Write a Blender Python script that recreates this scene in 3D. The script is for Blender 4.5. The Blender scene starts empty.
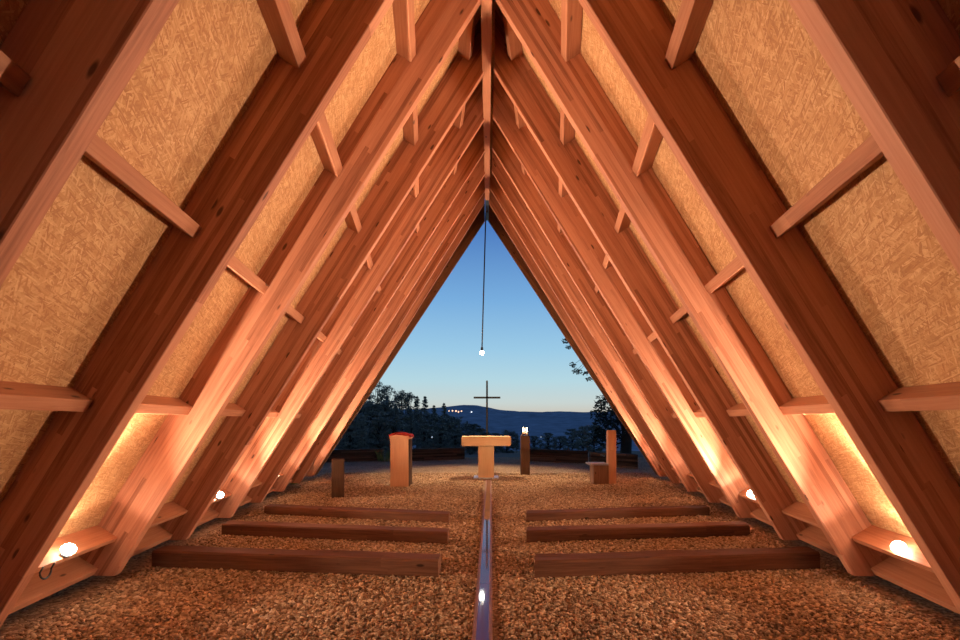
import bpy, bmesh, math, random
import numpy as np
from mathutils import Vector, Matrix, noise
random.seed(7); RNG = np.random.default_rng(7)
C = bpy.context.scene.collection
PI = math.pi

# ------------------------------------------------------------------ geometry of the chapel
EYE = 1.36; FPX = 480.0; VX, VY = 487.0, 422.0
SP = 1.2164                       # rafter spacing
A0, FL, M = 1.744, 0.1357, 1.6    # half width at eye height, flare per metre of depth, pitch
TH = math.atan(M); CT, ST = math.cos(TH), math.sin(TH)
RT, RD = 0.089, 0.347              # rafter thickness and depth
FOOT = 0.07
def RY(i): return SP * (1.3 + i)
def half(Y, z): return A0 + FL * Y + (EYE - z) / M
def apex(Y): return EYE + M * (A0 + FL * Y)
def lean(p): return Vector((p.x - 0.012 + 0.0115 * (p.z - EYE) * min(1, max(0, (11.5 - p.y) / 2)) * min(1, max(0, (p.y - 2.4) / 2.4)), p.y, p.z))     # the frame leans slightly to the right
def wallpt(s, Y, z0, off=0.0, q=0.0):
    """point on a slope: z0 on the inner rafter plane, then off outward and q up the slope"""
    return Vector((s * (half(Y, z0) + off * ST - q * CT), Y, z0 + off * CT + q * ST))

# ------------------------------------------------------------------ node helpers
def mat(name):
    m = bpy.data.materials.new(name); m.use_nodes = True
    nt = m.node_tree; b = nt.nodes['Principled BSDF']
    return m, nt, b
def N(nt, t, **kw):
    n = nt.nodes.new(t)
    for k, v in kw.items():
        if k in n.inputs: n.inputs[k].default_value = v
        else: setattr(n, k, v)
    return n
def L(nt, a, b): nt.links.new(a, b)
def ramp(nt, fac, stops, interp='LINEAR'):
    r = nt.nodes.new('ShaderNodeValToRGB'); r.color_ramp.interpolation = interp
    el = r.color_ramp.elements
    while len(el) > 1: el.remove(el[-1])
    el[0].position = stops[0][0]; el[0].color = (*stops[0][1], 1)
    for p, c in stops[1:]:
        e = el.new(p); e.color = (*c, 1)
    L(nt, fac, r.inputs[0]); return r.outputs[0]
def mth(nt, op, a, b=None):
    n = nt.nodes.new('ShaderNodeMath'); n.operation = op
    for k, v in enumerate((a, b)):
        if v is None: continue
        if isinstance(v, (int, float)): n.inputs[k].default_value = v
        else: L(nt, v, n.inputs[k])
    return n.outputs[0]
def mixc(nt, fac, a, b, blend='MIX'):
    n = nt.nodes.new('ShaderNodeMix'); n.data_type = 'RGBA'; n.blend_type = blend
    for k, v in ((0, fac), (6, a), (7, b)):
        if isinstance(v, (int, float)): n.inputs[k].default_value = v
        elif isinstance(v, tuple): n.inputs[k].default_value = (*v, 1)
        else: L(nt, v, n.inputs[k])
    return n.outputs[2]
def bump(nt, b, h, strength, dist):
    n = N(nt, 'ShaderNodeBump', Strength=strength, Distance=dist)
    L(nt, h, n.inputs['Height']); L(nt, n.outputs[0], b.inputs['Normal'])

def wood(name, c_dark, c_mid, c_light, lam=0.036, lamamp=0.5, rough=0.55, knots=True, spec=0.3):
    """grain along local X, laminations stacked along local Z"""
    m, nt, b = mat(name)
    tc = N(nt, 'ShaderNodeTexCoord'); oi = N(nt, 'ShaderNodeObjectInfo')
    sep = N(nt, 'ShaderNodeSeparateXYZ'); L(nt, tc.outputs['Object'], sep.inputs[0])
    seed = mth(nt, 'MULTIPLY', oi.outputs['Random'], 57.0)
    lamid = mth(nt, 'FLOOR', mth(nt, 'DIVIDE', sep.outputs['Z'], lam))
    w1 = N(nt, 'ShaderNodeTexWhiteNoise', noise_dimensions='2D')
    cb = N(nt, 'ShaderNodeCombineXYZ'); L(nt, lamid, cb.inputs[0]); L(nt, seed, cb.inputs[1]); L(nt, cb.outputs[0], w1.inputs['Vector'])
    seg = mth(nt, 'FLOOR', mth(nt, 'ADD', mth(nt, 'DIVIDE', sep.outputs['X'], 1.9), mth(nt, 'MULTIPLY', w1.outputs['Value'], 9.0)))
    cb2 = N(nt, 'ShaderNodeCombineXYZ'); L(nt, lamid, cb2.inputs[0]); L(nt, seed, cb2.inputs[1]); L(nt, seg, cb2.inputs[2])
    w2 = N(nt, 'ShaderNodeTexWhiteNoise', noise_dimensions='3D'); L(nt, cb2.outputs[0], w2.inputs['Vector'])
    off = N(nt, 'ShaderNodeCombineXYZ'); L(nt, mth(nt, 'ADD', seed, mth(nt, 'MULTIPLY', w2.outputs['Value'], 20.0)), off.inputs[0]); L(nt, seed, off.inputs[1])
    add = N(nt, 'ShaderNodeVectorMath', operation='ADD'); L(nt, tc.outputs['Object'], add.inputs[0]); L(nt, off.outputs[0], add.inputs[1])
    mp = N(nt, 'ShaderNodeMapping'); mp.inputs['Scale'].default_value = (1.2, 28, 28); L(nt, add.outputs[0], mp.inputs[0])
    g = N(nt, 'ShaderNodeTexNoise', Scale=2.2, Detail=5.0, Roughness=0.6, Distortion=0.4); L(nt, mp.outputs[0], g.inputs['Vector'])
    big = N(nt, 'ShaderNodeTexNoise', Scale=0.9, Detail=2.0); L(nt, add.outputs[0], big.inputs['Vector'])
    v = mth(nt, 'ADD', mth(nt, 'MULTIPLY', g.outputs['Fac'], 0.75),
            mth(nt, 'ADD', mth(nt, 'MULTIPLY', w2.outputs['Value'], lamamp * 0.5), mth(nt, 'MULTIPLY', big.outputs['Fac'], 0.25)))
    v = mth(nt, 'ADD', v, mth(nt, 'MULTIPLY', oi.outputs['Random'], 0.12))
    col = ramp(nt, mth(nt, 'SUBTRACT', v, 0.25 * lamamp), [(0.25, c_dark), (0.5, c_mid), (0.85, c_light)])
    if knots:
        mk = N(nt, 'ShaderNodeMapping'); mk.inputs['Scale'].default_value = (2.4, 7, 7); L(nt, add.outputs[0], mk.inputs[0])
        vo = N(nt, 'ShaderNodeTexVoronoi', Scale=1.0); L(nt, mk.outputs[0], vo.inputs['Vector'])
        k = ramp(nt, vo.outputs['Distance'], [(0.06, (1, 1, 1)), (0.11, (0, 0, 0))])
        col = mixc(nt, mth(nt, 'MULTIPLY', k, 0.85), col, tuple(x * 0.22 for x in c_dark))
    L(nt, col, b.inputs['Base Color'])
    b.inputs['Roughness'].default_value = rough; b.inputs['Specular IOR Level'].default_value = spec
    bump(nt, b, g.outputs['Fac'], 0.15, 0.004)
    return m

def osb_material():
    m, nt, b = mat('oriented_strand_board')
    tc = N(nt, 'ShaderNodeTexCoord')
    dn = N(nt, 'ShaderNodeTexNoise', Scale=5.0, Detail=2.0); L(nt, tc.outputs['UV'], dn.inputs['Vector'])
    dv = N(nt, 'ShaderNodeVectorMath', operation='SCALE'); dv.inputs['Scale'].default_value = 0.03; L(nt, dn.outputs['Color'], dv.inputs[0])
    av = N(nt, 'ShaderNodeVectorMath', operation='ADD'); L(nt, tc.outputs['UV'], av.inputs[0]); L(nt, dv.outputs[0], av.inputs[1])
    tone = None; hgt = None
    for k, (ang, lx, ly) in enumerate([(0.3, .12, .020), (1.35, .14, .022), (2.3, .10, .016), (-0.25, .14, .022), (0.9, .09, .012), (1.9, .11, .013), (2.9, .09, .011)]):
        mp = N(nt, 'ShaderNodeMapping'); mp.vector_type = 'TEXTURE'
        mp.inputs['Rotation'].default_value = (0, 0, ang); mp.inputs['Scale'].default_value = (lx * .8, ly * .75, 1); mp.inputs['Location'].default_value = (k * 3.7, k * 1.9, 0)
        L(nt, av.outputs[0], mp.inputs[0])
        vo = N(nt, 'ShaderNodeTexVoronoi', Scale=1.0, voronoi_dimensions='2D'); L(nt, mp.outputs[0], vo.inputs['Vector'])
        s = N(nt, 'ShaderNodeSeparateColor'); L(nt, vo.outputs['Color'], s.inputs[0])
        if tone is None: tone, hgt = s.outputs[0], vo.outputs['Distance']
        else:
            mask = mth(nt, 'MULTIPLY', mth(nt, 'GREATER_THAN', s.outputs[1], 0.58), mth(nt, 'LESS_THAN', vo.outputs['Distance'], 0.52))
            mx = N(nt, 'ShaderNodeMix'); L(nt, mask, mx.inputs[0]); L(nt, tone, mx.inputs[2]); L(nt, s.outputs[0], mx.inputs[3]); tone = mx.outputs[0]
            mh = N(nt, 'ShaderNodeMix'); L(nt, mask, mh.inputs[0]); L(nt, hgt, mh.inputs[2]); L(nt, vo.outputs['Distance'], mh.inputs[3]); hgt = mh.outputs[0]
    fine = N(nt, 'ShaderNodeTexNoise', Scale=85.0, Detail=5.0, Roughness=0.7); L(nt, av.outputs[0], fine.inputs['Vector'])
    big = N(nt, 'ShaderNodeTexNoise', Scale=1.6, Detail=3.0); L(nt, tc.outputs['UV'], big.inputs['Vector'])
    v = mth(nt, 'ADD', mth(nt, 'MULTIPLY', tone, 0.60), mth(nt, 'ADD', mth(nt, 'MULTIPLY', fine.outputs['Fac'], 0.36), mth(nt, 'MULTIPLY', big.outputs['Fac'], 0.22)))
    col = ramp(nt, v, [(0.10, (0.12, 0.05, 0.02)), (0.22, (0.36, 0.165, 0.065)), (0.55, (0.49, 0.255, 0.105)), (0.85, (0.62, 0.37, 0.175)), (1.0, (0.72, 0.47, 0.25))])
    L(nt, col, b.inputs['Base Color']); b.inputs['Roughness'].default_value = 0.6; b.inputs['Specular IOR Level'].default_value = 0.25
    bump(nt, b, mth(nt, 'ADD', tone, hgt), 0.35, 0.004)
    return m

def plain(name, col, rough=0.6, metal=0.0, spec=0.4, var=0.25, scale=8.0):
    m, nt, b = mat(name)
    tc = N(nt, 'ShaderNodeTexCoord')
    n = N(nt, 'ShaderNodeTexNoise', Scale=scale, Detail=5.0, Roughness=0.65); L(nt, tc.outputs['Object'], n.inputs['Vector'])
    c = ramp(nt, n.outputs['Fac'], [(0.25, tuple(x * (1 - var) for x in col)), (0.75, tuple(min(1, x * (1 + var)) for x in col))])
    L(nt, c, b.inputs['Base Color']); b.inputs['Roughness'].default_value = rough
    b.inputs['Metallic'].default_value = metal; b.inputs['Specular IOR Level'].default_value = spec
    bump(nt, b, n.outputs['Fac'], 0.2, 0.003)
    return m

def emit(name, col, strength):
    m, nt, b = mat(name)
    b.inputs['Base Color'].default_value = (*col, 1)
    b.inputs['Emission Color'].default_value = (*col, 1); b.inputs['Emission Strength'].default_value = strength
    return m

def gravel_material(name, stones):
    m, nt, b = mat(name)
    tc = N(nt, 'ShaderNodeTexCoord')
    pal = [(0.0, (0.10, 0.05, 0.026)), (0.3, (0.28, 0.165, 0.085)), (0.65, (0.44, 0.285, 0.155)), (0.9, (0.58, 0.40, 0.235)), (1.0, (0.68, 0.52, 0.36))]
    if not stones: pal = [(p, tuple(x * 0.80 for x in c)) for p, c in pal]  # bed colours darkened to include the self-shadow of the loose stones
    big = N(nt, 'ShaderNodeTexNoise', Scale=1.1, Detail=4.0); L(nt, tc.outputs['Object'], big.inputs['Vector'])
    if stones:
        g = N(nt, 'ShaderNodeNewGeometry'); r = g.outputs['Random Per Island']
        c = ramp(nt, mth(nt, 'ADD', mth(nt, 'MULTIPLY', r, 0.85), mth(nt, 'MULTIPLY', mth(nt, 'SUBTRACT', big.outputs['Fac'], 0.35), 0.5)), pal)
    else:
        vo = N(nt, 'ShaderNodeTexVoronoi', Scale=48.0); vo.voronoi_dimensions = '2D'
        dn = N(nt, 'ShaderNodeTexNoise', Scale=30.0, Detail=2.0); L(nt, tc.outputs['Object'], dn.inputs['Vector'])
        av = N(nt, 'ShaderNodeVectorMath', operation='MULTIPLY_ADD'); av.inputs[1].default_value = (.02, .02, .02)
        L(nt, dn.outputs['Color'], av.inputs[0]); L(nt, tc.outputs['Object'], av.inputs[2])
        L(nt, av.outputs[0], vo.inputs['Vector'])
        s = N(nt, 'ShaderNodeSeparateColor'); L(nt, vo.outputs['Color'], s.inputs[0])
        c = ramp(nt, mth(nt, 'ADD', mth(nt, 'MULTIPLY', s.outputs[0], 0.8), mth(nt, 'MULTIPLY', mth(nt, 'SUBTRACT', big.outputs['Fac'], 0.35), 0.6)), pal)
        bump(nt, b, mth(nt, 'SUBTRACT', 1.0, vo.outputs['Distance']), 0.9, 0.012)
    L(nt, c, b.inputs['Base Color']); b.inputs['Roughness'].default_value = 0.85; b.inputs['Specular IOR Level'].default_value = 0.2
    return m

MAT = {}
MAT['glulam'] = wood('glulam_fir', (0.27, 0.10, 0.05), (0.465, 0.195, 0.106), (0.59, 0.28, 0.16), lamamp=0.95)
MAT['stud'] = wood('sawn_fir', (0.27, 0.10, 0.05), (0.41, 0.17, 0.085), (0.52, 0.245, 0.13), lam=0.5, lamamp=0.2)
MAT['osb'] = osb_material()
MAT['tie'] = wood('weathered_tie_wood', (0.05, 0.019, 0.009), (0.12, 0.047, 0.022), (0.21, 0.09, 0.043), lam=0.3, lamamp=0.3, rough=0.75, spec=0.15)
MAT['post'] = wood('dark_post_wood', (0.02, 0.01, 0.005), (0.06, 0.03, 0.016), (0.12, 0.062, 0.034), lam=0.06, lamamp=0.3, rough=0.85, spec=0.08)
MAT['seatwood'] = wood('brown_seat_wood', (0.08, 0.035, 0.018), (0.19, 0.09, 0.045), (0.30, 0.16, 0.085), lam=0.08, lamamp=0.4, rough=0.7)
MAT['oldtie'] = wood('blackened_timber', (0.012, 0.008, 0.006), (0.045, 0.028, 0.02), (0.11, 0.068, 0.048), lam=0.05, lamamp=0.9, rough=0.85, spec=0.1)
MAT['altar'] = wood('pale_altar_wood', (0.46, 0.25, 0.11), (0.60, 0.36, 0.17), (0.70, 0.46, 0.24), lam=0.2, lamamp=0.25, knots=False)
MAT['cedar'] = wood('knotty_cedar', (0.40, 0.16, 0.07), (0.55, 0.27, 0.13), (0.66, 0.36, 0.18), lam=0.14, lamamp=0.35)
MAT['gravel'] = gravel_material('gravel_bed', False)
MAT['stones'] = gravel_material('gravel_stones', True)
MAT['steel'] = plain('dark_steel', (0.10, 0.11, 0.12), 0.45, 0.7)
MAT['cross'] = plain('grey_steel', (0.018, 0.022, 0.025), 0.7, 0.0, spec=0.1)
MAT['black'] = plain('black_rubber', (0.012, 0.012, 0.013), 0.5)
MAT['plate'] = plain('galvanised_plate', (0.62, 0.64, 0.66), 0.4, 0.3)
MAT['rust'] = plain('rusty_steel_edge', (0.22, 0.095, 0.05), 0.5, 0.2, var=0.4, scale=25)
MAT['red'] = plain('red_cloth', (0.68, 0.07, 0.05), 0.9, var=0.15)
MAT['slate'] = plain('grey_seat_board', (0.34, 0.30, 0.28), 0.55)
MAT['bulb'] = emit('lit_lamp_lens', (1.0, 0.90, 0.74), 60.0)
MAT['pend'] = emit('lit_pendant_bulb', (1.0, 0.94, 0.82), 90.0)
MAT['flame'] = emit('candle_flame', (1.0, 0.80, 0.48), 30.0)
MAT['town'] = emit('town_light', (1.0, 0.55, 0.33), 2.2)
MAT['woodlight'] = emit('faint_lamp', (0.8, 0.9, 1.0), 0.35)
MAT['townw'] = emit('white_town_light', (0.9, 0.95, 1.0), 1.2)
MAT['wax'] = plain('candle_wax', (0.75, 0.68, 0.55), 0.5, var=0.05)
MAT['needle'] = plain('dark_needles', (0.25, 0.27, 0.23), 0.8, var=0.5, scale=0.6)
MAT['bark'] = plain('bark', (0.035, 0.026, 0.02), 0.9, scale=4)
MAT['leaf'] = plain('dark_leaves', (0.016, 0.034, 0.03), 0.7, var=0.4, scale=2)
MAT['grass'] = plain('grass_blades', (0.10, 0.16, 0.05), 0.7, scale=6)
MAT['terrain'] = plain('scrubby_hillside', (0.075, 0.06, 0.045), 0.95, var=0.5, scale=0.3)
MAT['hills'] = plain('hazy_forested_mountain', (0.40, 0.45, 0.48), 1.0, var=0.35, scale=0.02, spec=0.0)  # aerial haze of the distance is put into this pale bluish colour
MAT['roofing'] = plain('dark_roofing', (0.05, 0.045, 0.045), 0.6)
def water():
    m, nt, b = mat('still_water')
    b.inputs['Base Color'].default_value = (0.15, 0.065, 0.07, 1); b.inputs['Roughness'].default_value = 0.05
    b.inputs['IOR'].default_value = 1.7; b.inputs['Specular IOR Level'].default_value = 0.5
    tc = N(nt, 'ShaderNodeTexCoord'); n = N(nt, 'ShaderNodeTexNoise', Scale=9.0, Detail=2.0); L(nt, tc.outputs['Object'], n.inputs['Vector'])
    bump(nt, b, n.outputs['Fac'], 0.02, 0.002)
    return m
MAT['water'] = water()
def glass():
    m, nt, b = mat('clear_glass')
    b.inputs['Base Color'].default_value = (1, 1, 1, 1); b.inputs['Roughness'].default_value = 0.03
    b.inputs['Transmission Weight'].default_value = 1.0; b.inputs['IOR'].default_value = 1.12
    return m
MAT['glass'] = glass()

# ------------------------------------------------------------------ object helpers
def obj(name, bm, m, parent=None, smooth=False, mw=None):
    me = bpy.data.meshes.new(name)
    bmesh.ops.recalc_face_normals(bm, faces=bm.faces)
    bm.to_mesh(me); bm.free()
    if smooth:
        for p in me.polygons: p.use_smooth = True
    me.materials.append(MAT[m] if isinstance(m, str) else m)
    o = bpy.data.objects.new(name, me); C.objects.link(o)
    if parent: o.parent = parent
    if mw is not None: o.matrix_local = mw
    return o
def tag(o, label, cat, group=None):
    o['label'] = label; o['category'] = cat
    if group: o['group'] = group
    return o
def struct(o): o['kind'] = 'structure'; return o
def thing(name, label, cat, loc=(0, 0, 0), rot=(0, 0, 0), group=None):
    o = bpy.data.objects.new(name, None); C.objects.link(o)
    o.location = loc; o.rotation_euler = rot; o.empty_display_size = 0.1
    return tag(o, label, cat, group)
def frame(origin, xd, zh):
    x = Vector(xd).normalized(); y = Vector(zh).cross(x).normalized(); z = x.cross(y)
    mw = Matrix((x, y, z)).transposed().to_4x4(); mw.translation = origin
    return mw
def prism(name, pa, pb, xd, zh, m, parent=None, bev=0.004):
    """solid between two matching polygons given in world space; local X = xd"""
    if name not in ('channel_edge', 'water_surface'): pa, pb = [lean(p) for p in pa], [lean(p) for p in pb]
    cen = sum(pa + pb, Vector()) / (len(pa) + len(pb))
    mw = frame(cen, xd, zh); inv = mw.inverted()
    bm = bmesh.new()
    va = [bm.verts.new(inv @ p) for p in pa]; vb = [bm.verts.new(inv @ p) for p in pb]
    n = len(pa)
    bm.faces.new(va); bm.faces.new(vb[::-1])
    for k in range(n): bm.faces.new((va[k], vb[k], vb[(k + 1) % n], va[(k + 1) % n]))
    if bev: bmesh.ops.bevel(bm, geom=bm.edges[:], offset=bev, segments=1, affect='EDGES')
    return obj(name, bm, m, parent, mw=mw)
def add_box(bm, c, d, bev=0.0, rot=None, seg=2):
    b2 = bmesh.new(); bmesh.ops.create_cube(b2, size=1.0)
    for v in b2.verts: v.co = Vector((v.co.x * d[0], v.co.y * d[1], v.co.z * d[2]))
    if bev: bmesh.ops.bevel(b2, geom=b2.edges[:], offset=bev, segments=seg, affect='EDGES')
    mw = Matrix.Translation(c) @ (rot.to_4x4() if rot else Matrix.Identity(4))
    mp = {}
    for v in b2.verts: mp[v] = bm.verts.new(mw @ v.co)
    for f in b2.faces: bm.faces.new([mp[v] for v in f.verts])
    b2.free()
def box(name, c, d, m, parent=None, bev=0.004, local=False, rot=None):
    """box whose own origin is its centre; local X of the wood grain runs along the longest side"""
    ax = max(range(3), key=lambda k: d[k])
    perm = {0: (0, 1, 2), 1: (1, 2, 0), 2: (2, 0, 1)}[ax]
    R = Matrix.Identity(3)
    if ax == 1: R = Matrix(((0, 0, 1), (1, 0, 0), (0, 1, 0)))
    if ax == 2: R = Matrix(((0, 1, 0), (0, 0, 1), (1, 0, 0)))
    bm = bmesh.new(); add_box(bm, (0, 0, 0), [d[p] for p in perm], bev)
    mw = Matrix.Translation(c) @ ((rot @ R) if rot else R).to_4x4()
    return obj(name, bm, m, parent, mw=mw)
def add_tube(bm, pts, r, seg=8, r2=None):
    pts = [Vector(p) for p in pts]; rings = []
    for k, p in enumerate(pts):
        t = (pts[min(k + 1, len(pts) - 1)] - pts[max(k - 1, 0)]).normalized()
        u = t.cross(Vector((0, 0, 1)) if abs(t.z) < 0.9 else Vector((1, 0, 0))).normalized(); w = t.cross(u)
        rr = r if r2 is None else r + (r2 - r) * k / (len(pts) - 1)
        rings.append([bm.verts.new(p + rr * (math.cos(2 * PI * j / seg) * u + math.sin(2 * PI * j / seg) * w)) for j in range(seg)])
    for a, b in zip(rings, rings[1:]):
        for j in range(seg): bm.faces.new((a[j], a[(j + 1) % seg], b[(j + 1) % seg], b[j]))
    bm.faces.new(rings[0][::-1]); bm.faces.new(rings[-1])
def add_lathe(bm, prof, seg=20, mw=Matrix.Identity(4)):
    rings = []
    for r, z in prof:
        if r < 1e-6: rings.append([bm.verts.new(mw @ Vector((0, 0, z)))])
        else: rings.append([bm.verts.new(mw @ Vector((r * math.cos(2 * PI * j / seg), r * math.sin(2 * PI * j / seg), z))) for j in range(seg)])
    for a, b in zip(rings, rings[1:]):
        for j in range(seg):
            k = (j + 1) % seg
            if len(a) == 1 and len(b) > 1: bm.faces.new((a[0], b[j], b[k]))
            elif len(b) == 1 and len(a) > 1: bm.faces.new((a[j], a[k], b[0]))
            elif len(a) > 1: bm.faces.new((a[j], a[k], b[k], b[j]))
    if len(rings[0]) > 1: bm.faces.new(rings[0][::-1])
    if len(rings[-1]) > 1: bm.faces.new(rings[-1])

ORD = ['nearest', 'second', 'third', 'fourth', 'fifth', 'sixth', 'seventh', 'eighth', 'ninth']
SIDE = {-1: 'left', 1: 'right'}

# ------------------------------------------------------------------ rafters
RH = 0.048                                    # half width of the ridge beam
def rafter_poly(s, Y, yz=None, depth=RD):
    """inner foot, outer foot, outer ridge, inner ridge"""
    off = depth / ST
    za = EYE + M * (A0 + FL * Y - RH); zb = za + off * M
    pts = [(half(Y, FOOT), FOOT), (half(Y, FOOT) + off, FOOT), (RH, zb), (RH, za)]
    return [Vector((s * x, Y if yz is None else yz(z, Y), z)) for x, z in pts]
for i in range(-1, 9):
    for s in (-1, 1):
        ya = RY(i); yb = ya + RT
        o = prism('rafter', rafter_poly(s, ya), rafter_poly(s, yb), (-s * CT, 0, ST), (s * ST, 0, CT), 'glulam')
        sd = SIDE[s]
        if i == -1: lb = 'rafter of the %s slope right beside the viewer, nearer than the others' % sd
        elif i == 8: lb = 'farthest upright-faced laminated rafter of the %s slope, lamp-lit, at the open end' % sd
        else:
            tone = ('unlit dark side' if i in (0, 1) else ('lamp-lit side' if i % 2 == 0 else 'shaded red brown side'))
            lb = '%s laminated rafter from the front on the %s slope, %s' % (ORD[i], sd, tone)
        tag(o, lb, 'rafter', 'rafters of the %s slope' % sd)
# raked end rafters that lean outward over the open end
PK = 0.257
def prow(z): return 11.62 + PK * max(z, 0)
for s in (-1, 1):
    def poly(dy):
        out = []
        off = 0.30 / ST
        # solve the ridge height where the raked line meets the ridge
        z = 6.5
        for _ in range(30): z = EYE + M * (A0 + FL * prow(z) - RH)
        z2 = z + off * M
        for x_off, zz in ((0, FOOT), (off, FOOT), (None, z2), (None, z)):
            Y = prow(zz)
            x = RH if x_off is None else half(Y, zz) + x_off
            out.append(Vector((s * x, Y + dy, zz)))
        return out
    o = prism('end_rafter', poly(0), poly(0.06), (-s * CT, 0.13, ST), (s * ST, 0, CT), 'seatwood')
    tag(o, 'dark raked end board leaning outward along the %s edge of the sky opening' % SIDE[s], 'rafter', 'raked boards of the open end')

# ridge beam
zr = lambda Y: EYE + M * (A0 + FL * Y - RH)
ya, yb = -0.9, 10.95
lo, hi = -0.03, 0.30
pa = [Vector((x, ya, zr(ya) + d)) for x, d in ((-RH, lo), (RH, lo), (RH, hi), (-RH, hi))]
pb = [Vector((x, yb, zr(yb) + d)) for x, d in ((-RH, lo), (RH, lo), (RH, hi), (-RH, hi))]
tag(prism('ridge_beam', pa, pb, pb[0] - pa[0], (0, 0, 1), 'stud'), 'long wooden ridge beam running overhead down the middle where the two slopes meet', 'beam')

# ------------------------------------------------------------------ blocking between the rafters
BD = 0.145
ROWS = ['lowest', 'second lowest', 'third', 'fourth', 'fifth', 'sixth']
def block(s, i, zin, depth, thick, name, m='stud'):
    """blocking between rafter i and i+1; zin = height of its inner upper edge"""
    ya, yb = RY(i) + RT, RY(i + 1)
    off = RD - depth
    z0 = zin - off * CT
    def ring(Y): return [wallpt(s, Y, z0, off, 0), wallpt(s, Y, z0, RD, 0), wallpt(s, Y, z0, RD, -thick), wallpt(s, Y, z0, off, -thick)]
    cl = lambda R_: [Vector((s * max(s * p.x, RH + .002), p.y, p.z)) for p in R_]
    return prism(name, cl(ring(ya)), cl(ring(yb)), (s * FL, 1, 0), (s * ST, 0, CT), m, bev=0.003)
def between(i):
    if i == -1: return 'in front of the nearest rafter'
    return 'between %s and %s rafters' % (ORD[i], ORD[i + 1])
for s in (-1, 1):
    for i in range(-1, 8):
        for k, z in enumerate((1.485, 2.495, 3.475, 4.435, 5.36, 6.3)):
            if half(RY(i), z - (RD - BD) * CT) + (RD - BD) * ST < -0.02: continue
            o = block(s, i, z, BD, 0.08, 'blocking_piece')
            tag(o, 'wooden crosspiece %s, %s slope, %s row up' % (between(i), SIDE[s], ROWS[k]), 'blocking', 'crosspieces of the %s slope' % SIDE[s])
        o = block(s, i, 0.395, 0.20, 0.04, 'foot_shelf_board')
        tag(o, 'knee-high board %s on the %s%s' % (between(i), SIDE[s], ', carrying a foot lamp' if i in (1, 3, 5, 7) else ''), 'board', 'foot boards of the %s slope' % SIDE[s])
        o = block(s, i, 0.135, 0.20, 0.06, 'sill_board')
        tag(o, 'bottom sill board above the gravel %s on the %s' % (between(i), SIDE[s]), 'board', 'sill boards of the %s slope' % SIDE[s])

# ------------------------------------------------------------------ strand board skin and roofing
def skin(name, s, off, thick, m, zlow):
    bm = bmesh.new(); uvl = bm.loops.layers.uv.new('UVMap')
    def corner(Y, z, o): return Vector((s * (half(Y, z) + o / ST), Y, z))
    def ring(o):
        zt0 = EYE + M * (A0 + FL * -0.9 + o / ST)
        zt = 7
        for _ in range(40): zt = EYE + M * (A0 + FL * prow(zt) + o / ST)
        return [corner(-0.9, zlow, o), corner(prow(zlow), zlow, o), Vector((0, prow(zt), zt)), Vector((0, -0.9, zt0))]
    n = 26
    def strip2(o):
        r = ring(o); out = []
        for k in range(n + 1):
            out.append([bm.verts.new(lean(r[0].lerp(r[1], k / n))), bm.verts.new(lean(r[3].lerp(r[2], k / n)))])
        return out
    a, b = strip2(off), strip2(off + thick)
    for k in range(n):
        bm.faces.new((a[k][0], a[k + 1][0], a[k + 1][1], a[k][1])); bm.faces.new((b[k][0], b[k][1], b[k + 1][1], b[k + 1][0]))
        for e in (0, 1): bm.faces.new((a[k][e], a[k + 1][e], b[k + 1][e], b[k][e]))
    for k in (0, n): bm.faces.new((a[k][0], a[k][1], b[k][1], b[k][0]))
    for f in bm.faces:
        for l in f.loops: l[uvl].uv = (l.vert.co.y + (7.3 if s > 0 else 0), l.vert.co.z / ST)
    return struct(obj(name, bm, m))
skin('wall_left', -1, RD, 0.018, 'osb', 0.10)
skin('wall_right', 1, RD, 0.018, 'osb', 0.10)
skin('trim_1', -1, RD + 0.019, 0.03, 'roofing', 0.06)
skin('trim_2', 1, RD + 0.019, 0.03, 'roofing', 0.06)

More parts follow.
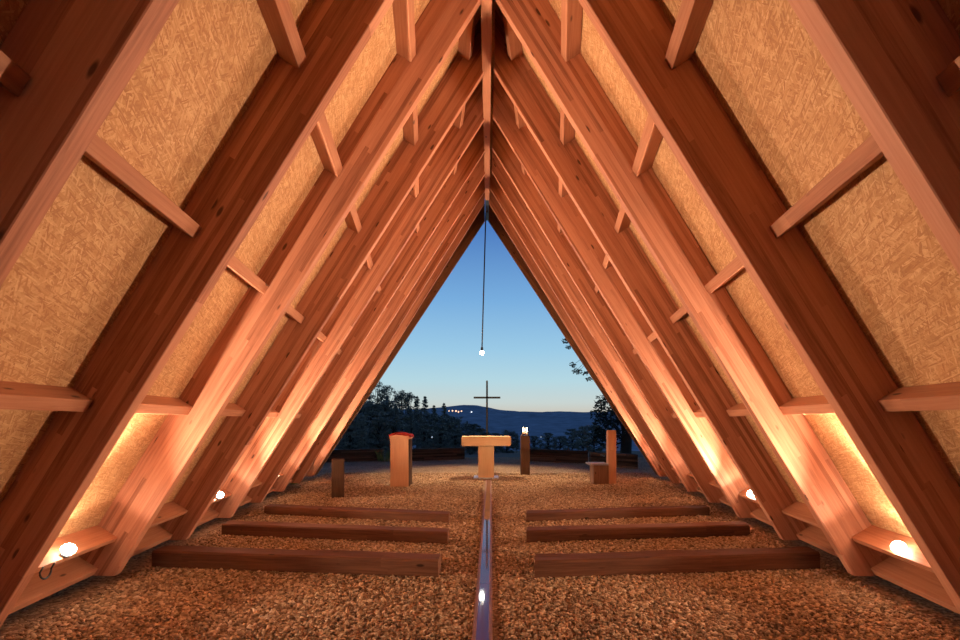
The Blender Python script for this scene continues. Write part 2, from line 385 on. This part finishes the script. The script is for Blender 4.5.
# ------------------------------------------------------------------ foot lamps
WARM = (1.0, 0.715, 0.53)
LAMP_W = 20.0
BEAM_W = 720.0
UP_W = 600.0
for s in (-1, 1):
    for n, i in enumerate((1, 3, 5, 7)):
        Y = (RY(i) + RT + RY(i + 1)) / 2 + ((0.04, 0.20, 0, 0)[n] if s > 0 else (-0.03, 0.10, 0, 0)[n])
        off = RD - 0.20
        z0 = 0.395 - off * CT
        base = wallpt(s, Y, z0, off + 0.028, 0)
        u = Vector((-s * CT, 0, ST)); nrm = Vector((s * ST, 0, CT))
        mw = frame(base, (0, 1, 0), u)         # local z = up the slope
        where = ['nearest', 'second', 'third', 'farthest'][n]
        t = thing('foot_lamp', '%s foot lamp along the %s side, lit, %s' % (where, SIDE[s], between(i)), 'lamp', group='foot lamps')
        t.matrix_local = mw
        bm = bmesh.new(); add_lathe(bm, [(0.030, 0.0), (0.030, 0.008), (0.024, 0.012), (0.022, 0.022), (0.016, 0.024)], 20)
        obj('lamp_housing', bm, 'steel', t, True)
        bm = bmesh.new(); add_lathe(bm, [(0.022, 0.018), (0.034, 0.024), (0.044, 0.040), (0.046, 0.052), (0.041, 0.068), (0.028, 0.082), (0.014, 0.089), (0.0, 0.091)], 20)
        obj('lamp_lens', bm, 'bulb', t, True)
        if i == 1:
            bm = bmesh.new()
            sgn = 1.0 if s < 0 else -1.0
            pts = []
            for k in range(13):
                a = PI * k / 12
                pts.append((-0.20 + 0.045 * math.cos(a) , 0.0, -0.06 - 0.06 * math.sin(a)))
            if s < 0:
                inv = mw.inverted()
                # the loop hangs on the inner side of the shelf board
                W = [wallpt(s, Y - 0.19 + 0.05 * math.cos(PI * k / 12), z0, off - 0.008, -0.035) + Vector((0, 0, -0.055 * math.sin(PI * k / 12))) for k in range(13)]
                add_tube(bm, [inv @ p for p in [wallpt(s, Y - 0.14, z0, off - 0.008, 0.01)] + W + [wallpt(s, Y - 0.24, z0, off - 0.008, 0.01)]], 0.006, 6)
                obj('power_cable', bm, 'black', t, True)
            else: bm.free()
        ld = bpy.data.lights.new('foot_lamp_light', 'SPOT'); ld.energy = LAMP_W; ld.color = WARM
        ld.spot_size = math.radians(174); ld.spot_blend = 0.25; ld.shadow_soft_size = 0.03
        lo_ = bpy.data.objects.new('foot_lamp_light', ld); C.objects.link(lo_)
        lo_.parent = t; lo_.matrix_local = Matrix.Translation((0, 0, 0.10)) @ Matrix.Rotation(PI, 4, 'X')
        ld = bpy.data.lights.new('foot_lamp_beam', 'SPOT'); ld.energy = BEAM_W; ld.color = WARM
        ld.spot_size = math.radians(112); ld.spot_blend = 1.0; ld.shadow_soft_size = 0.04
        lo_ = bpy.data.objects.new('foot_lamp_beam', ld); C.objects.link(lo_); lo_.parent = t
        aim = mw.to_3x3().inverted() @ Vector((-s * 0.88, 0, 0.47))
        ld2 = bpy.data.lights.new('foot_lamp_up_beam', 'SPOT'); ld2.energy = UP_W; ld2.color = WARM
        ld2.spot_size = math.radians(50); ld2.spot_blend = 1.0; ld2.shadow_soft_size = 0.04
        l2 = bpy.data.objects.new('foot_lamp_up_beam', ld2); C.objects.link(l2); l2.parent = t
        l2.matrix_local = Matrix.Translation((0, 0, 0.10)) @ Matrix.Rotation(PI, 4, 'X')
        lo_.matrix_local = Matrix.Translation((0, 0, 0.10)) @ aim.to_track_quat('-Z', 'Y').to_matrix().to_4x4()

# ------------------------------------------------------------------ pendant over the altar
PX, PYY, PZ = -0.128, 12.25, 3.13
TOPZ = 6.70
t = thing('pendant_lamp', 'single bright bulb hanging on a long dark cable from the ridge over the altar', 'lamp', (PX, PYY, PZ))
bm = bmesh.new(); add_tube(bm, [(0, 0, 0.10), (0.05, 0, (TOPZ - PZ) * 0.5 + 0.05), (0.098, 0, TOPZ - PZ)], 0.016, 8); obj('cable', bm, 'black', t, True)
bm = bmesh.new(); add_lathe(bm, [(0.03, 0.04), (0.034, 0.06), (0.03, 0.13), (0.012, 0.15)], 14); obj('socket', bm, 'steel', t, True)
bm = bmesh.new(); add_lathe(bm, [(0.0, -0.06), (0.03, -0.052), (0.052, -0.025), (0.058, 0.0), (0.05, 0.025), (0.03, 0.042)], 18); obj('bulb', bm, 'pend', t, True)
ld = bpy.data.lights.new('pendant_light', 'SPOT'); ld.energy = 750; ld.spot_size = math.radians(102); ld.spot_blend = 0.45; ld.color = (1.0, 0.72, 0.46); ld.shadow_soft_size = 0.06
lo_ = bpy.data.objects.new('pendant_light', ld); C.objects.link(lo_); lo_.parent = t; lo_.location = (0, 0, -0.13)
t = thing('hanger_bracket', 'dark steel bar continuing the ridge beam out over the open end, holding the lamp cable', 'bracket', (0, 10.95, zr(10.95)))
def bar(y0, y1, w_, d0, d1):
    P = lambda y: [Vector((x, y - 10.95, zr(y) - zr(10.95) + d)) for x, d in ((-w_, d0), (w_, d0), (w_, d1), (-w_, d1))]
    return prism('steel_bar', P(y0), P(y1), Vector((0, 1, M * FL)), (0, 0, 1), 'steel', t, bev=0.003)
lean_ = lean; lean = lambda p: p
bar(10.96, 13.30, 0.044, -0.02, 0.22)
o = bar(12.05, 12.40, 0.02, -0.07, -0.02); o.name = 'cable_clamp'; o.data.name = 'cable_clamp'
lean = lean_

# ------------------------------------------------------------------ ground
def grid(name, xs, ys, fz, m):
    bm = bmesh.new(); V = [[bm.verts.new((x, y, fz(x, y))) for x in xs] for y in ys]
    for a, b in zip(V, V[1:]):
        for k in range(len(xs) - 1): bm.faces.new((a[k], a[k + 1], b[k + 1], b[k]))
    return struct(obj(name, bm, m, smooth=True))
def gravel_floor():
    bm = bmesh.new(); R_ = []
    for y in list(np.linspace(-2, 11.5, 28)) + list(np.linspace(12, 18.5, 14)):
        w_ = half(y, 0) + 1.5 + max(0, y - 11.5) * 1.3
        R_.append([bm.verts.new((u_ * w_, y, 0)) for u_ in np.linspace(-1, 1, 25)])
    for a, b in zip(R_, R_[1:]):
        for k in range(24): bm.faces.new((a[k], a[k + 1], b[k + 1], b[k]))
    struct(obj('floor', bm, 'gravel'))
gravel_floor()
def tz(x, y):
    d = math.hypot(x, y - 4)
    z = -0.06 - max(0, (y - 17)) * 0.055 - 0.002 * max(0, y - 30) ** 1.25
    z -= 0.02 * max(0, abs(x) - 12)
    return z + (noise.noise((x * .05, y * .05, 3)) * 0.8 if d > 25 else 0)
grid('floor_outside', np.concatenate([np.linspace(-160, -12, 26), np.linspace(-9, 9, 7), np.linspace(12, 160, 26)]),
     np.concatenate([np.linspace(-12, 20, 12), np.linspace(24, 320, 40)]), tz, 'terrain')
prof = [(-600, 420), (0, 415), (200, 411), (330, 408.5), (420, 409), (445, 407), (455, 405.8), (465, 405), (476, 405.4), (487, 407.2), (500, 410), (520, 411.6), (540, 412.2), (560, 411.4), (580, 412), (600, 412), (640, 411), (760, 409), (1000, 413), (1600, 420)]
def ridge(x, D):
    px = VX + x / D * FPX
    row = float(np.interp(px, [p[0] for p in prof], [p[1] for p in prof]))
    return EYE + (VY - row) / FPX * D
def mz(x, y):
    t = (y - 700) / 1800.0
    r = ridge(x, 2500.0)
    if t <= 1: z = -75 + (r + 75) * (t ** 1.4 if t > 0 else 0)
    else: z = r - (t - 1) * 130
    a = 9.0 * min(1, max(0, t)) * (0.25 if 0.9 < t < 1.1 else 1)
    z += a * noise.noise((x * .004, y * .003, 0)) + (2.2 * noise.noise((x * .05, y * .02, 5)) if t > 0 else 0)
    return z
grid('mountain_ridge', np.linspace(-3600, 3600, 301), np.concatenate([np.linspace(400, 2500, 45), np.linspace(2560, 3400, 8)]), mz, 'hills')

# loose stones on the gravel
def stones():
    n = 130000
    Y = 2.3 + (RNG.random(n) ** 1.6) * 10.5; hw = 2.52 + 0.1357 * Y + 0.06 * np.abs(RNG.standard_normal(n))
    X = (RNG.random(n) * 2 - 1) * hw
    k = np.abs(X) > 0.09; X, Y = X[k], Y[k]; n = len(X)
    base = np.array([(1, 0, 0), (0, 1, 0), (-1, 0, 0), (0, -1, 0), (0, 0, 1), (0, 0, -1)], float)
    r = 0.007 + 0.013 * RNG.random(n) ** 1.5
    sc = np.stack([r * (0.8 + RNG.random(n) * .9), r * (0.7 + RNG.random(n) * .5), r * (0.5 + RNG.random(n) * .4)], 1)
    V = base[None] * sc[:, None] + (RNG.random((n, 6, 3)) - .5) * r[:, None, None] * 0.6
    a = RNG.random(n) * 2 * PI; tl = (RNG.random(n) - .5) * 0.9
    ct, st = np.cos(tl)[:, None], np.sin(tl)[:, None]
    x, y, z = V[..., 0], V[..., 1], V[..., 2]
    x, z = x * ct - z * st, x * st + z * ct
    ca, sa = np.cos(a)[:, None], np.sin(a)[:, None]
    V = np.stack([x * ca - y * sa + X[:, None], x * sa + y * ca + Y[:, None], z + (r * 0.30)[:, None]], -1).reshape(-1, 3)
    F = np.array([(0, 1, 4), (1, 2, 4), (2, 3, 4), (3, 0, 4), (1, 0, 5), (2, 1, 5), (3, 2, 5), (0, 3, 5)])
    F = (F[None] + (np.arange(n) * 6)[:, None, None]).reshape(-1)
    me = bpy.data.meshes.new('gravel')
    me.vertices.add(len(V)); me.vertices.foreach_set('co', V.reshape(-1))
    me.loops.add(len(F)); me.loops.foreach_set('vertex_index', F.astype(np.int32))
    me.polygons.add(len(F) // 3); me.polygons.foreach_set('loop_start', np.arange(0, len(F), 3, dtype=np.int32))
    me.update(); me.materials.append(MAT['stones'])
    o = bpy.data.objects.new('gravel', me); C.objects.link(o); o['kind'] = 'stuff'
    tag(o, 'loose brown gravel spread over the chapel floor', 'gravel')
stones()

# ------------------------------------------------------------------ bench ties
def rough_tie(name, p_in, p_out, w, h, m, seed, parent=None):
    """a squared timber: front bottom edge from p_in to p_out, going back by w"""
    a = Vector((*p_in, 0)); b = Vector((*p_out, 0)); d = (b - a); Lg = d.length; d.normalize()
    bk = Vector((-d.y, d.x, 0))
    if bk.y < 0: bk = -bk
    cen = (a + b) / 2 + bk * w / 2 + Vector((0, 0, h / 2))
    bm = bmesh.new(); nx = 30
    ly_ = Vector((0, 0, 1)).cross(d); skew = d.y / ly_.y + (0.14 if d.x > 0 and name == 'bench_timber' else 0)
    prof2 = [(-w / 2 + .012, -h / 2), (w / 2 - .012, -h / 2), (w / 2, -h / 2 + .012), (w / 2, h / 2 - .016), (w / 2 - .016, h / 2), (0, h / 2), (-w / 2 + .016, h / 2), (-w / 2, h / 2 - .016), (-w / 2, 0), (-w / 2, -h / 2 + .012)]
    rings = []
    for i in range(nx + 1):
        x = (i / nx - .5) * Lg; r = []
        for (y, z) in prof2:
            nn = noise.noise((x * 2.3 + seed, y * 9, z * 9)) * .007 + noise.noise((x * 9 + seed, y * 20, z * 20)) * .003
            zz = z + (nn if z > -h / 2 + .001 else 0)
            ex = noise.noise((seed, y * 12, z * 12)) * .012 if i in (0, nx) else 0
            r.append(bm.verts.new((x + ex + y * skew, y + nn * (1 if y > 0 else -1), zz)))
        rings.append(r)
    for p, q in zip(rings, rings[1:]):
        for j in range(len(p)): bm.faces.new((p[j], p[(j + 1) % len(p)], q[(j + 1) % len(p)], q[j]))
    bm.faces.new(rings[0]); bm.faces.new(rings[-1][::-1])
    mw = Matrix((d, Vector((0, 0, 1)).cross(d), (0, 0, 1))).transposed().to_4x4(); mw.translation = cen
    return obj(name, bm, m, parent, mw=mw)
ties = [(-1, 'nearest', (-.436, 4.18), (-3.14, 4.48), .157), (-1, 'middle', (-.455, 5.33), (-3.2, 5.76), .137), (-1, 'farthest', (-.54, 6.46), (-3.3, 7.06), .12),
        (1, 'nearest', (.442, 4.16), (3.1, 4.43), .157), (1, 'middle', (.472, 5.40), (3.16, 5.72), .137), (1, 'farthest', (.571, 6.53), (3.27, 6.98), .12)]
for n, (s, w, a, b, h) in enumerate(ties):
    o = rough_tie('bench_timber', a, b, .225, h, 'tie', n * 3.1)
    tag(o, '%s low reddish brown timber bench lying on the gravel %s of the channel' % (w, SIDE[s]), 'bench', 'timber benches')

# ------------------------------------------------------------------ water channel in the aisle
def rx(Y): return -0.034 - (2.71 - Y) * (-0.0092) if Y > 2.71 else -0.034
X0, X1 = -0.058, 0.040          # near and far ends of the centre line
Ya, Yb = -0.4, 11.2
t = thing('water_channel', 'narrow rust-edged channel of mirror-like water running down the middle aisle to the altar', 'channel', (0, 0, 0))
dirx = Vector((X1 - X0, Yb - Ya, 0))
def strip(x0, x1, z0, z1):
    A = [Vector((X0 + x, Ya, z)) for x, z in ((x0, z0), (x1, z0), (x1, z1), (x0, z1))]
    B = [Vector((X1 + x, Yb, z)) for x, z in ((x0, z0), (x1, z0), (x1, z1), (x0, z1))]
    return A, B
for x0, x1 in ((-.064, -.041), (.041, .064)):
    A, B = strip(x0, x1, 0.0, 0.024); prism('channel_edge', A, B, dirx, (0, 0, 1), 'rust', t, bev=0.003)
A, B = strip(-.041, .041, 0.0, 0.017); prism('water_surface', A, B, dirx, (0, 0, 1), 'water', t, bev=0)

# ------------------------------------------------------------------ altar
t = thing('altar', 'pale wooden T-shaped altar with thick slab top at the far end of the aisle', 'altar', (-0.02, 11.45, 0))
box('altar_slab', (0.0, 0.30, 0.90), (1.18, 0.60, 0.225), 'altar', t, 0.014)
box('pedestal', (0.0, 0.30, 0.395), (0.38, 0.40, 0.765), 'altar', t, 0.006)
box('base_plate', (0.0, 0.28, 0.012), (0.60, 0.52, 0.024), 'plate', t, 0.003)
# cross
t = thing('cross', 'slender grey steel cross standing upright behind the altar against the sky', 'cross', (0.0, 12.3, 0))
box('upright', (0, 0, 1.21), (0.047, 0.05, 2.42), 'cross', t, 0.004)
box('crossbar', (0, 0, 1.985), (0.685, 0.05, 0.047), 'cross', t, 0.004)
# lectern
lx, ly = -1.83, 10.04
t = thing('lectern', 'tall knotty orange wooden lectern box left of the altar', 'lectern', (lx, ly, 0), (0, 0, 0.0))
for k, x in enumerate((-.131, -.004, .123)):
    box('front_board', (x, 0.0125, 0.50), (.126, .025, 1.0), 'cedar', t, 0.003)
box('body', (0, 0.235, 0.50), (.392, .415, 0.995), 'post', t, 0.003)
box('top_band', (0, 0.215, 1.045), (.42, .45, 0.09), 'cedar', t, 0.004)
def cloth():
    bm = bmesh.new(); n = 14; w, d = .53, .53
    V = []
    for j in range(n + 1):
        r = []
        for i in range(n + 1):
            x = (i / n - .5) * w; y = (j / n - .5) * d
            ox = max(0, abs(x) - .212); oy = max(0, abs(y) - .228)
            z = 0.05 * max(0, 1 - abs(x + .04) / .22) * (1 if abs(y) < .24 else .6)
            z -= (ox + oy) * 1.1
            x2 = math.copysign(min(abs(x), .214 + ox * .25), x); y2 = math.copysign(min(abs(y), .23 + oy * .25), y)
            r.append(bm.verts.new((x2, y2, z + 0.004 * math.sin(i * 1.7 + j))))
        V.append(r)
    for a, b in zip(V, V[1:]):
        for k in range(n): bm.faces.new((a[k], a[k + 1], b[k + 1], b[k]))
    g = bmesh.ops.solidify(bm, geom=bm.faces[:], thickness=0.006)
    return bm
o = obj('lectern_cloth', cloth(), 'red', smooth=True); o.location = (lx + .005, ly + .215, 1.103)
tag(o, 'red cloth draped over the top of the lectern', 'cloth')
# short post
o = box('short_post', (-2.70, 8.59 + .11, 0.345), (.215, .20, .69), 'post', None, 0.008, rot=Matrix.Rotation(math.radians(15), 3, 'Z'))
tag(o, 'short dark squared timber post standing on the gravel in front of the lectern', 'post')
# candle post and lantern
o = box('candle_post', (0.985, 12.3 + .11, 0.505), (.225, .225, 1.01), 'post', None, 0.006)
tag(o, 'waist-high dark timber post right of the altar with a candle glass on top', 'post')
t = thing('candle_lantern', 'small glass lantern with two lit candles on top of the timber post', 'lantern', (0.985, 12.41, 1.01))
bm = bmesh.new(); add_lathe(bm, [(0.092, 0.003), (0.092, 0.22), (0.087, 0.22), (0.087, 0.008), (0.0, 0.008)], 24); obj('glass', bm, 'glass', t, True)
for x in (-.043, .043):
    bm = bmesh.new(); add_lathe(bm, [(0.034, 0.009), (0.034, 0.085), (0.0, 0.087)], 14, Matrix.Translation((x, 0, 0))); c = obj('candle', bm, 'wax', t, True)
    bm = bmesh.new(); add_lathe(bm, [(0.0, 0.087), (0.018, 0.10), (0.026, 0.125), (0.015, 0.17), (0.0, 0.20)], 12, Matrix.Translation((x, 0, 0))); obj('flame', bm, 'flame', c, True)
# presider's chair
t = thing('block_chair', 'heavy timber chair with a tall narrow back and cube seat, right of the altar', 'chair', (2.745, 10.5, 0))
b_ = box('backrest', (0.0, 0.105, 0.59), (.175, .18, 1.18), 'cedar', t, 0.006)
for k, (dx, z) in enumerate(((-.05, 0.98), (-.045, .86), (-.052, .75), (-.05, .62))):
    bm = bmesh.new(); add_box(bm, (0, 0, 0), (.045 - .006 * k, .006, .05)); add_box(bm, (.008, 0, .018), (.02, .006, .06)); c = obj('carved_mark', bm, 'black', b_); c.matrix_local = b_.matrix_local.inverted() @ Matrix.Translation((dx + .02, .009, z))
box('seat_block', (-.26, 0.14, 0.21), (.33, .40, .42), 'seatwood', t, 0.006)
box('seat_board', (-.31, 0.14, 0.438), (.41, .46, .034), 'slate', t, 0.004)

# ------------------------------------------------------------------ low timber walls outside
def gp(px, row): Y = EYE * FPX / (row - VY); return ((px - VX) / FPX * Y, Y)
seats = [('outside, left of the lectern', (318, 462.5), (384, 460.5)), ('outside, between lectern and altar', (412, 461), (466, 459)),
         ('outside, behind the candle post', (519, 460.5), (586, 463.5)), ('outside, behind the block chair', (588, 465.0), (634, 468.5))]
for n, (w, p, q) in enumerate(seats):
    a, b = gp(*p), gp(*q)
    for k in range(2):
        o = rough_tie('wall_timber', a, b, .24, .205, 'oldtie', 40 + n * 5 + k)
        o.location.z += .206 * k
        tag(o, '%s dark timber of the low wall %s' % (('lower', 'upper')[k], w), 'timber', 'stacked wall timbers outside')

# ------------------------------------------------------------------ vegetation
def tuft(bm, c, n, h, spread, lean=.5, w=.008):
    for _ in range(n):
        a = random.random() * 2 * PI; r = spread * random.random() ** .5
        p = Vector(c) + Vector((r * math.cos(a), r * math.sin(a), 0)); hh = h * (.5 + .6 * random.random())
        d = Vector((math.cos(a), math.sin(a), 0)) * hh * lean * random.random(); s_ = Vector((-math.sin(a), math.cos(a), 0)) * w
        v = [bm.verts.new(p - s_), bm.verts.new(p + s_), bm.verts.new(p + d * .4 + Vector((0, 0, hh * .6)) + s_ * .7), bm.verts.new(p + d + Vector((0, 0, hh)))]
        bm.faces.new((v[0], v[1], v[2])); bm.faces.new((v[0], v[2], v[3]))
for name, px, row, h, sp, lb in (('grass_tuft', 384, 461.5, .42, .25, 'grass tuft at the end of the low timber seat wall left of the lectern'),
                                 ('grass_tuft', 291.5, 484.5, .20, .09, 'small green weed by the rafter feet on the far left')):
    x, y = gp(px, row); bm = bmesh.new(); tuft(bm, (0, 0, 0), 90, h, sp)
    o = obj(name, bm, 'grass'); o.location = (x, y + .1, 0.0); tag(o, lb, 'grass')

def leafball(bm, c, r, n, size, flat=.75):
    for _ in range(n):
        d = Vector((random.gauss(0, 1), random.gauss(0, 1), random.gauss(0, 1))).normalized() * r * random.random() ** .45
        d.z *= flat; p = Vector(c) + d
        a = Vector((random.gauss(0, 1), random.gauss(0, 1), random.gauss(0, .6))).normalized() * size * (.5 + random.random())
        b = a.cross(Vector((random.gauss(0, 1), random.gauss(0, 1), random.gauss(0, 1)))).normalized() * size * .38
        v = [bm.verts.new(p - a), bm.verts.new(p + b), bm.verts.new(p + a), bm.verts.new(p - b)]
        bm.faces.new(v)
def conifer(H, R, seed, loose=1.0, start=.25):
    random.seed(seed)
    tr = bmesh.new(); add_tube(tr, [(0, 0, 0), (.05, .03, H * .5), (0, 0, H * .985)], H * .017, 7, .02)
    fo = bmesh.new()
    nl = int(H * 4.2)
    for k in range(nl):
        t_ = start + (1 - start) * (k + random.random() * .6) / nl
        z = H * t_; rr = R * (1 - t_) ** .75 * (.75 + .5 * random.random()) + .05
        for j in range(random.choice((3, 4, 4))):
            a = random.random() * 2 * PI
            for q in (.35, .7, 1.0):
                if random.random() < .16 * loose: continue
                leafball(fo, (rr * q * math.cos(a), rr * q * math.sin(a), z - rr * q * .22), .09 + .15 * rr + .06 * random.random(), 7, .12 + .05 * rr)
    leafball(fo, (0, 0, H * .985), .10, 10, .12, 2.2)
    return tr, fo
def broad(H, R, seed, loose=0):
    random.seed(seed)
    tr = bmesh.new(); add_tube(tr, [(0, 0, 0), (.1, 0, H * .3), (.0, .1, H * .6), (.1, 0, H * .9)], H * .02, 7, .03)
    fo = bmesh.new()
    for k in range(int(34 + H * 2.5)):
        a = random.random() * 2 * PI; t_ = (.3 if loose else .08) + (.7 if loose else .92) * random.random()
        rr = R * math.sqrt(max(0, 1 - ((t_ - .52) / .5) ** 2)) * random.random() ** .4
        p = (rr * math.cos(a), rr * math.sin(a), H * t_ * .97)
        add_tube(tr, [(0, 0, H * t_ * .6), (p[0] * .5, p[1] * .5, H * t_ * .82), p], .05, 5, .012)
        leafball(fo, p, (.45 + .4 * random.random()) * (1 - .3 * loose), int(46 - 18 * loose), .26 - .09 * min(1, loose * 2.5))
    return tr, fo
protos = []
for H, R, sd, kind in ((11, 1.9, 1, 'c'), (9, 1.5, 2, 'c'), (12, 2.4, 3, 'c'), (9, 2.6, 4, 'b'), (7, 2.4, 5, 'b'), (11, 2.3, 8, 'l'), (11, 1.9, 9, 'm')):
    tr, fo = conifer(H, R, sd, 1.5 if sd == 3 else 1.0) if kind == 'c' else broad(H, R, sd, {'b': 0, 'l': 1, 'm': .4}[kind])
    me = []
    for bm, nm, mm in ((tr, 'trunk', 'bark'), (fo, 'foliage', 'needle')):
        m_ = bpy.data.meshes.new(nm); bm.to_mesh(m_); bm.free(); m_.materials.append(MAT[mm]); me.append(m_)
    protos.append((H, me, kind))
random.seed(11)
def plant(px, row_top, Y, k, label, group='trees on the slope beyond the open end'):
    X = (px - VX) / FPX * Y; zt = EYE + (VY - row_top) / FPX * Y
    zb = tz(X, Y) - .1
    H, me, kind = protos[k]
    sc = max(.25, (zt - zb) / H)
    t = thing('pine_tree' if kind in 'clm' else 'leafy_tree', label, 'tree', (X, Y, zb), (0, 0, random.random() * 6), group)
    w = min(sc, .62 + .28 * sc) if sc > 1 else sc
    if kind == 'b': w *= 1.5
    t.scale = (w, w, sc)
    for nm, m_ in zip(('trunk', 'foliage'), me):
        o = bpy.data.objects.new(nm, m_); C.objects.link(o); o.parent = t
sky_trees = [(352, 392, 50, 3, 'dark tree half hidden at the left edge of the sky opening'),
             (366, 389, 52, 5, 'dark pine at the left edge of the opening, just left of the tallest'),
             (377, 381, 55, 5, 'tallest dark loose pine at the left of the sky opening'),
             (388, 385, 56, 5, 'dark loose pine just right of the tallest one on the left skyline'),
             (402, 390, 60, 6, 'dark dense pine standing above the lectern on the skyline'),
             (409, 392, 61, 6, 'dark pine just right of the one above the lectern'),
             (417, 396, 62, 1, 'narrow dark pine right of the pair above the lectern'),
             (425, 396, 64, 1, 'second narrow dark pine right of the pair above the lectern'),
             (434, 405, 66, 1, 'small dark pine on the skyline left of the town lights'),
             (444, 403, 70, 1, 'rightmost pointed dark pine on the left skyline beside the town lights')]
for px, row, Y, k, lb in sky_trees: plant(px, row, Y, k, lb)
low = [(345, 408, 40), (360, 406, 44), (372, 404, 46), (384, 402, 50), (396, 405, 48), (411, 408, 52), (421, 411, 50), (431, 414, 55), (441, 417, 58), (451, 417, 62), (459, 420, 60), (467, 421, 64), (474, 424, 60), (480, 428, 58),
       (350, 420, 34), (364, 419, 34), (379, 418, 36), (393, 420, 36), (408, 422, 38), (424, 424, 40), (440, 426, 42), (455, 429, 44), (470, 431, 46), (486, 432, 50), (496, 433, 55), (507, 431, 60), (517, 433, 60), (534, 436, 58), (548, 438, 52), (560, 437, 50), (572, 434, 46), (583, 430, 42), (594, 425, 36)]
for n, (px, row, Y) in enumerate(low):
    side = 'left of the altar' if px < 461 else ('behind the altar' if px < 512 else 'right of the altar')
    plant(px, row, Y, random.choice((3, 4, 3, 4, 1)), 'dark tree in the wooded slope %s, below the skyline' % side, 'lower trees %s' % side)
# big leafy tree at the right edge of the opening, with hanging sprays
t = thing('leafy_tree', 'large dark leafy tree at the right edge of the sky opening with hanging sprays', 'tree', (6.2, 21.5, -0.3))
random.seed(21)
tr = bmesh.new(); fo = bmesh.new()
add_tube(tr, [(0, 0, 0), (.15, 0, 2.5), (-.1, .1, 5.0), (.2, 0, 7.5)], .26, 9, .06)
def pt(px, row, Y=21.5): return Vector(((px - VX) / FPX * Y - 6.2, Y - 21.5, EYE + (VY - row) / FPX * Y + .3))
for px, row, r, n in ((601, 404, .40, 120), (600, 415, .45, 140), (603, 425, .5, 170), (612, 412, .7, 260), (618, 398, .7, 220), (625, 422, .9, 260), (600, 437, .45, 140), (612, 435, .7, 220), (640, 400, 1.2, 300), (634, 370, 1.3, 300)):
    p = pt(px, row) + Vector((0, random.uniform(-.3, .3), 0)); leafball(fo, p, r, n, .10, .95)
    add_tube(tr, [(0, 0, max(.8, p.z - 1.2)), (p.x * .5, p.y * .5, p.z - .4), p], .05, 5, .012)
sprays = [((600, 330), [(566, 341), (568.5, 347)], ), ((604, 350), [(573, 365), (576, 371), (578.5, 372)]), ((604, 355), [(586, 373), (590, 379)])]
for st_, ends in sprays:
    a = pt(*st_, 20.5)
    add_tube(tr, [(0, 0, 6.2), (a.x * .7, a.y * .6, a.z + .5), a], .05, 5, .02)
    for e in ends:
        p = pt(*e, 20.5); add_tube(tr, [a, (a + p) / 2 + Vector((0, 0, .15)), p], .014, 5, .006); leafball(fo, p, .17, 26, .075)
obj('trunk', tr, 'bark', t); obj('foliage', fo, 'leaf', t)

# lights of the far town
def bulb_far(name, px, row, Y, r, m, lb, grp):
    bm = bmesh.new(); bmesh.ops.create_icosphere(bm, subdivisions=1, radius=r)
    o = obj(name, bm, m); o.location = ((px - VX) / FPX * Y, Y, EYE + (VY - row) / FPX * Y)
    tag(o, lb, 'light', grp)
for px, row, r in ((445, 411.2, 1.4), (449, 411, 1.6), (452.5, 410.8, 1.9), (456, 411, 2.2), (458.5, 411.8, 1.9), (461.5, 411.2, 1.8)):
    bulb_far('town_light', px, row, 1120, r, 'town', 'tiny warm light of the far town on the mountain left of the cross', 'warm town lights')
bulb_far('town_light', 471.5, 412, 1120, 2.1, 'townw', 'tiny white light on the mountain between the warm lights and the cross', None)
bulb_far('town_light', 432, 437.2, 34, .07, 'woodlight', 'faint white light in the dark woods between lectern and altar', None)
bulb_far('town_light', 541, 437, 40, .06, 'woodlight', 'faint white light in the dark woods right of the candle post', None)

# ------------------------------------------------------------------ dusk sky
w = bpy.data.worlds.new('dusk'); bpy.context.scene.world = w; w.use_nodes = True
nt = w.node_tree; bg = nt.nodes['Background']
tc = N(nt, 'ShaderNodeTexCoord'); sp = N(nt, 'ShaderNodeSeparateXYZ'); L(nt, tc.outputs['Generated'], sp.inputs[0])
col = ramp(nt, sp.outputs['Z'], [(0.0, (.40, .40, .37)), (0.018, (.60, .56, .48)), (0.04, (.58, .66, .64)), (0.085, (.46, .68, .76)), (0.148, (.33, .59, .79)), (0.246, (.19, .42, .73)), (0.371, (.078, .21, .54)), (0.55, (.03, .085, .30)), (1.0, (.010, .03, .12))])
front = N(nt, 'ShaderNodeMapRange'); front.inputs[1].default_value = -0.6; front.inputs[2].default_value = 0.5; front.inputs[3].default_value = 0.4; front.inputs[4].default_value = 1.0
L(nt, sp.outputs['Y'], front.inputs[0])
L(nt, col, bg.inputs[0]); L(nt, front.outputs[0], bg.inputs[1])

# ------------------------------------------------------------------ camera
cd = bpy.data.cameras.new('camera'); cam = bpy.data.objects.new('camera', cd); C.objects.link(cam)
cam.location = (0, 0, EYE); cam.rotation_euler = (PI / 2, 0, 0)
cd.sensor_width = 36; cd.lens = 36 * FPX / 960
cd.shift_x = -(VX - 480) / 960; cd.shift_y = (VY - 320) / 960; cd.clip_end = 8000; cd.clip_start = 0.02
sc = bpy.context.scene; sc.camera = cam
sc.view_settings.view_transform = 'Standard'; sc.view_settings.look = 'None'; sc.view_settings.gamma = 1.0
sc.view_settings.use_curve_mapping = False; sc.view_settings.exposure = 0.0
sc.cycles.max_bounces = 10; sc.cycles.diffuse_bounces = 6
